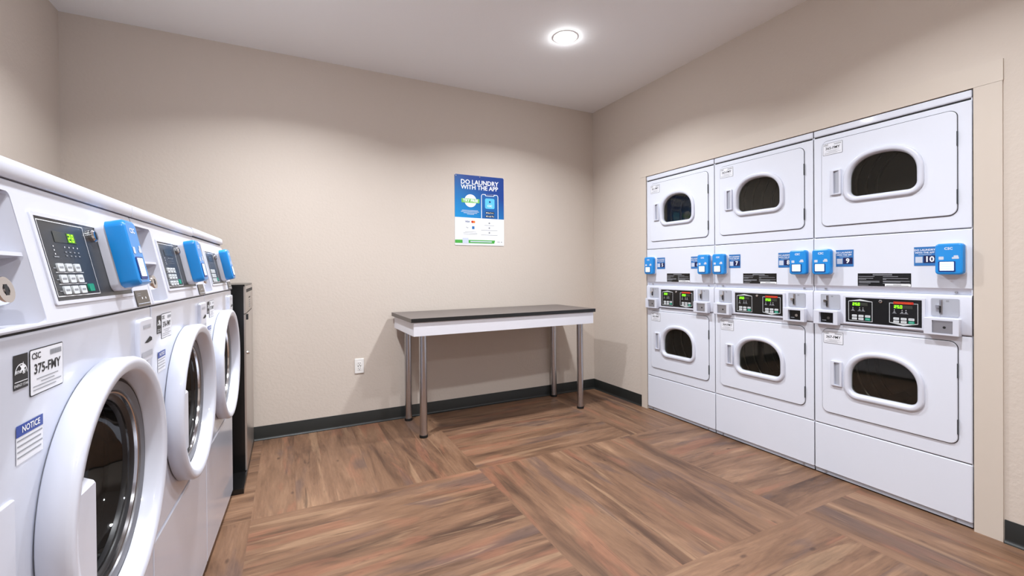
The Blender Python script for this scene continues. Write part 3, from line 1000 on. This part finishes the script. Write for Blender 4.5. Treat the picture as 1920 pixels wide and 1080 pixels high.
# ------------------------------------------------------------------ slim black and silver cabinet by the far washer
t = thing('payment_cabinet', 'slim tall black cabinet with silver front between the far washer and the back wall', 'cabinet', (-0.234, 3.08, 0), math.radians(90))
kb = MB()
kb.box(0.0, 0.56, 0.006, 0.50, 0.02, 1.132, KBLACK)
kb.box(-0.003, 0.563, 0.0, 0.50, 1.126, 1.137, KBLACK)
kb.build('body', t)
ks = MB()
ks.plate(rr(0.002, 0.965, 0.558, 1.126), -0.004, 0.006, KSILV, 0.001)
ks.plate(rr(0.05, 1.088, 0.53, 1.108), -0.0046, -0.004, SEAM)
ks.flat(rr(0.22, 1.046, 0.36, 1.054), -0.0046, INKK)
for k in range(4):
    ks.flat(rr(0.24, 1.034-0.014*k, 0.34, 1.028-0.014*k), -0.0046, INKG)
ks.build('upper_panel', t)
kd = MB()
kd.plate(rr(0.002, 0.025, 0.558, 0.958), -0.004, 0.006, KSILV, 0.001)
kdo = kd.build('lower_door', t)
kk = MB(); kk.lathe(0.03, 0.725, [(0.010, -0.004), (0.010, -0.016), (0.008, -0.02)], CHROME, 16, cap1=True)
kk.build('lock', kdo)
kk = MB(); kk.box(0.02, 0.055, -0.014, -0.004, 0.925, 0.957, SEAM)
kk.build('latch', kdo)
kp = MB()
kp.plate(rr(-0.262, 0.0, 0.583, 0.02), -0.006, 0.30, KBLACK)
kp.box(-0.262, 0.583, -0.006, 0.0, 0.02, 0.028, KBLACK)
kp.box(-0.262, -0.256, 0.0, 0.30, 0.02, 0.028, KBLACK)
kp.build('base_plate', t)

# ------------------------------------------------------------------ folding table
TA = 0.018
t = thing('folding_table', 'long narrow table with dark top, white apron and steel legs against the back wall', 'table', (0.755, 3.040, 0), TA)
TL, TD, TZ = 1.597, 0.598, 0.880
m = MB()
m.box(0, TL, 0.0015, TD, TZ-0.027, TZ, LAMTOP)
m.box(-0.001, TL+0.001, 0, 0.0015, TZ-0.0275, TZ, LAMEDGE)
m.box(-0.0015, 0, 0, TD, TZ-0.0275, TZ, mat('edge_band_side', (84, 77, 74), 0.4))
m.box(TL, TL+0.0015, 0, TD, TZ-0.0275, TZ, LAMEDGE)
m.build('tabletop', t)
m = MB()
i_ = 0.018
for (a, b, c, d) in ((i_, TL-i_, 0.008, 0.026), (i_, TL-i_, TD-0.03, TD-0.012), (i_, i_+0.018, 0.026, TD-0.03), (TL-i_-0.018, TL-i_, 0.026, TD-0.03)):
    m.box(a, b, c, d, TZ-0.125, TZ-0.0275, APRON)
m.build('apron', t)
for lx, ly in ((0.118, 0.13), (0.118, 0.553), (1.527, 0.13), (1.527, 0.553)):
    m = MB(); m.cyl(lx, ly, 0.016, TZ-0.028, 0.0275, LEGM, 36)
    m.cyl(lx, ly, TZ-0.145, TZ-0.028, 0.0285, LEGM, 36)
    lg = m.build('leg', t)
    m = MB(); m.cyl(lx, ly, 0.0, 0.018, 0.031, RUBBER, 32)
    m.build('foot', lg)

# ------------------------------------------------------------------ poster
PW, PH = 0.474, 0.620
t = thing('wall_poster', 'blue and white laundry app poster on the back wall', 'poster', (1.299, YB, 1.440), 0)
m = MB()
m.plate(rr(0, 0, PW, PH, 0.008, 3), -0.005, -0.0005, INKW)
m.build('sheet', t)
m = MB()
zb = PH*0.395
m.add([(p[0], -0.0055, p[1]) for p in [(0, zb), (PW, zb-0.004), (PW, PH-0.008), (PW-0.008, PH), (0.008, PH), (0, PH-0.008)]], [tuple(range(6))], POSTB)
y = -0.0060
m.text('DO LAUNDRY', PW*0.5, PH-0.063, 0.0565, y, INKW, 'CENTER', 0.022)
m.text('WITH THE APP', PW*0.5, PH-0.108, 0.0535, y, INKW, 'CENTER', 0.022)
m.flat(circle(PW*0.31, PH*0.635, 0.057, 36), y, INKW)
m.flat(rr(PW*0.13, PH*0.605, PW*0.49, PH*0.665, 0.004), y-0.0004, LGREEN)
m.text('TRY FREE', PW*0.31, PH*0.635, 0.034, y-0.0008, INKW, 'CENTER', 0.03)
for k, (a, b) in enumerate(((0.14, 0.46), (0.12, 0.48), (0.17, 0.44), (0.24, 0.38))):
    m.flat(rr(PW*a, PH*(0.492-0.018*k), PW*b, PH*(0.499-0.018*k)), y, QRG)
# phone outline running off the blue field
px0, px1, pz0, pz1 = PW*0.525, PW*0.88, zb-0.001, PH*0.745
o = [(px0, pz0), (px0, pz1-0.02)] + [(px0+0.02-0.02*math.cos(math.radians(a)), pz1-0.02+0.02*math.sin(math.radians(a))) for a in (22, 45, 68, 90)] + \
    [(px1-0.02+0.02*math.sin(math.radians(a)), pz1-0.02+0.02*math.cos(math.radians(a))) for a in (0, 22, 45, 68, 90)] + [(px1, pz0)]
th = 0.006
cxp, czp = (px0+px1)/2, pz1-0.1
inn = [(p[0]+(th if p[0] < cxp else -th), min(p[1], pz1-th)) for p in o]
n = len(o)
m.add([(p[0], y-0.0004, p[1]) for p in o+inn], [(k, k+1, n+k+1, n+k) for k in range(n-1)], INKW)
m.flat(inn, y-0.0001, mat('phone_face', (14, 90, 160), 0.4))
m.add([(px0+0.035, y-0.0008, pz1-0.004), (px0+0.043, y-0.0008, pz1-0.017), (px1-0.043, y-0.0008, pz1-0.017), (px1-0.035, y-0.0008, pz1-0.004)], [(0, 1, 2, 3)], INKW)
m.add([(px0+0.042, y-0.0012, pz1-0.001), (px0+0.047, y-0.0012, pz1-0.012), (px1-0.047, y-0.0012, pz1-0.012), (px1-0.042, y-0.0012, pz1-0.001)], [(0, 1, 2, 3)], BLUED)
m.flat(rr(cxp-0.047, PH*0.535, cxp+0.047, PH*0.685, 0.014), y-0.0008, APPBL)
m.text('CSC', cxp, PH*0.575, 0.026, y-0.0012, INKW, 'CENTER', 0.02)
m.flat(circle(cxp, PH*0.635, 0.009, 14), y-0.0012, BLUED)
for k in range(2):
    zz = PH*(0.475-0.05*k)
    m.flat(rr(cxp-0.043, zz-0.010, cxp+0.043, zz+0.010, 0.003), y-0.0008, INKK)
    m.flat(circle(cxp-0.032, zz, 0.0055, 10), y-0.0012, INKW)
    m.text(('App Store', 'Google Play')[k], cxp+0.006, zz, 0.0145, y-0.0012, INKW, 'CENTER', 0.01)
# lower white part
m.text('VISA', PW*0.245, PH*0.335, 0.022, y, BLUED, 'CENTER', 0.02)
m.flat(circle(PW*0.345, PH*0.335, 0.011, 20), y, RED)
m.flat(circle(PW*0.378, PH*0.335, 0.011, 20), y-0.0004, ORANGE)
m.text('Pay', PW*0.24, PH*0.252, 0.018, y, INKG, 'CENTER', 0.01)
m.flat(rr(PW*0.335, PH*0.232, PW*0.385, PH*0.272), y, BLUEL)
for k, (a, b) in enumerate(((0.19, 0.42), (0.16, 0.44), (0.16, 0.44))):
    m.flat(rr(PW*a, PH*(0.19-0.018*k), PW*b, PH*(0.194-0.018*k)), y, INKG)
for k in range(3):
    zz = PH*(0.325-0.07*k)
    m.flat(circle(PW*0.69, zz, 0.008, 14), y, INKG)
    a = (0.10, 0.17, 0.17)[k]
    m.flat(rr(PW*(0.69-a), zz-0.022, PW*(0.69+a), zz-0.019), y, INKG)
zg = PH*0.055
m.add([(0, y, zg-0.016), (PW*0.79, y, zg-0.016), (PW*0.81, y, zg+0.013), (0, y, zg+0.013)], [(0, 1, 2, 3)], BANNER)
m.flat(rr(PW*0.145, zg-0.019, PW*0.265, zg+0.030), y-0.0004, QRG)
m.flat(rr(PW*0.30, zg-0.006, PW*0.74, zg+0.004, 0.003), y-0.0006, QRG)
m.text('CSC', PW*0.88, zg-0.001, 0.017, y, INKG, 'CENTER', 0.02)
m.flat(circle(PW*0.945, zg-0.001, 0.004, 10), y, INKK)
m.build('print', t)
for (a, b) in ((0.012, PH-0.012), (PW/2, PH-0.010)):
    m = MB(); m.lathe(a, b, [(0.005, -0.0055), (0.004, -0.008)], SILV, 10, cap1=True)
    m.build('fixing', t)

# ------------------------------------------------------------------ outlet
t = thing('wall_outlet', 'white double socket outlet low on the back wall, left of the table', 'outlet', (0.494, YB, 0.466), 0)
m = MB()
m.plate(rr(-0.035, -0.058, 0.035, 0.058, 0.004, 3), -0.007, -0.0005, OUTW, 0.003)
m.build('cover_plate', t)
for s_ in (-1, 1):
    m = MB()
    zc = 0.0195*s_
    m.plate(rr(-0.0165, zc-0.0165, 0.0165, zc+0.0165, 0.006, 4), -0.0085, -0.006, OUTW, 0.001)
    m.flat(rr(-0.0085, zc-0.002, -0.006, zc+0.008), -0.0089, HOLE)
    m.flat(rr(0.0055, zc-0.001, 0.008, zc+0.008), -0.0089, HOLE)
    m.flat(circle(0, zc-0.0085, 0.003, 12), -0.0089, HOLE)
    m.build('socket', t)
m = MB()
m.lathe(-0.009, 0.0, [(0.0035, -0.0085), (0.003, -0.0095)], HOLE, 12, cap1=True)
m.lathe(0.009, 0.0, [(0.0035, -0.0085), (0.003, -0.0095)], HOLE, 12, cap1=True)
m.build('test_buttons', t)
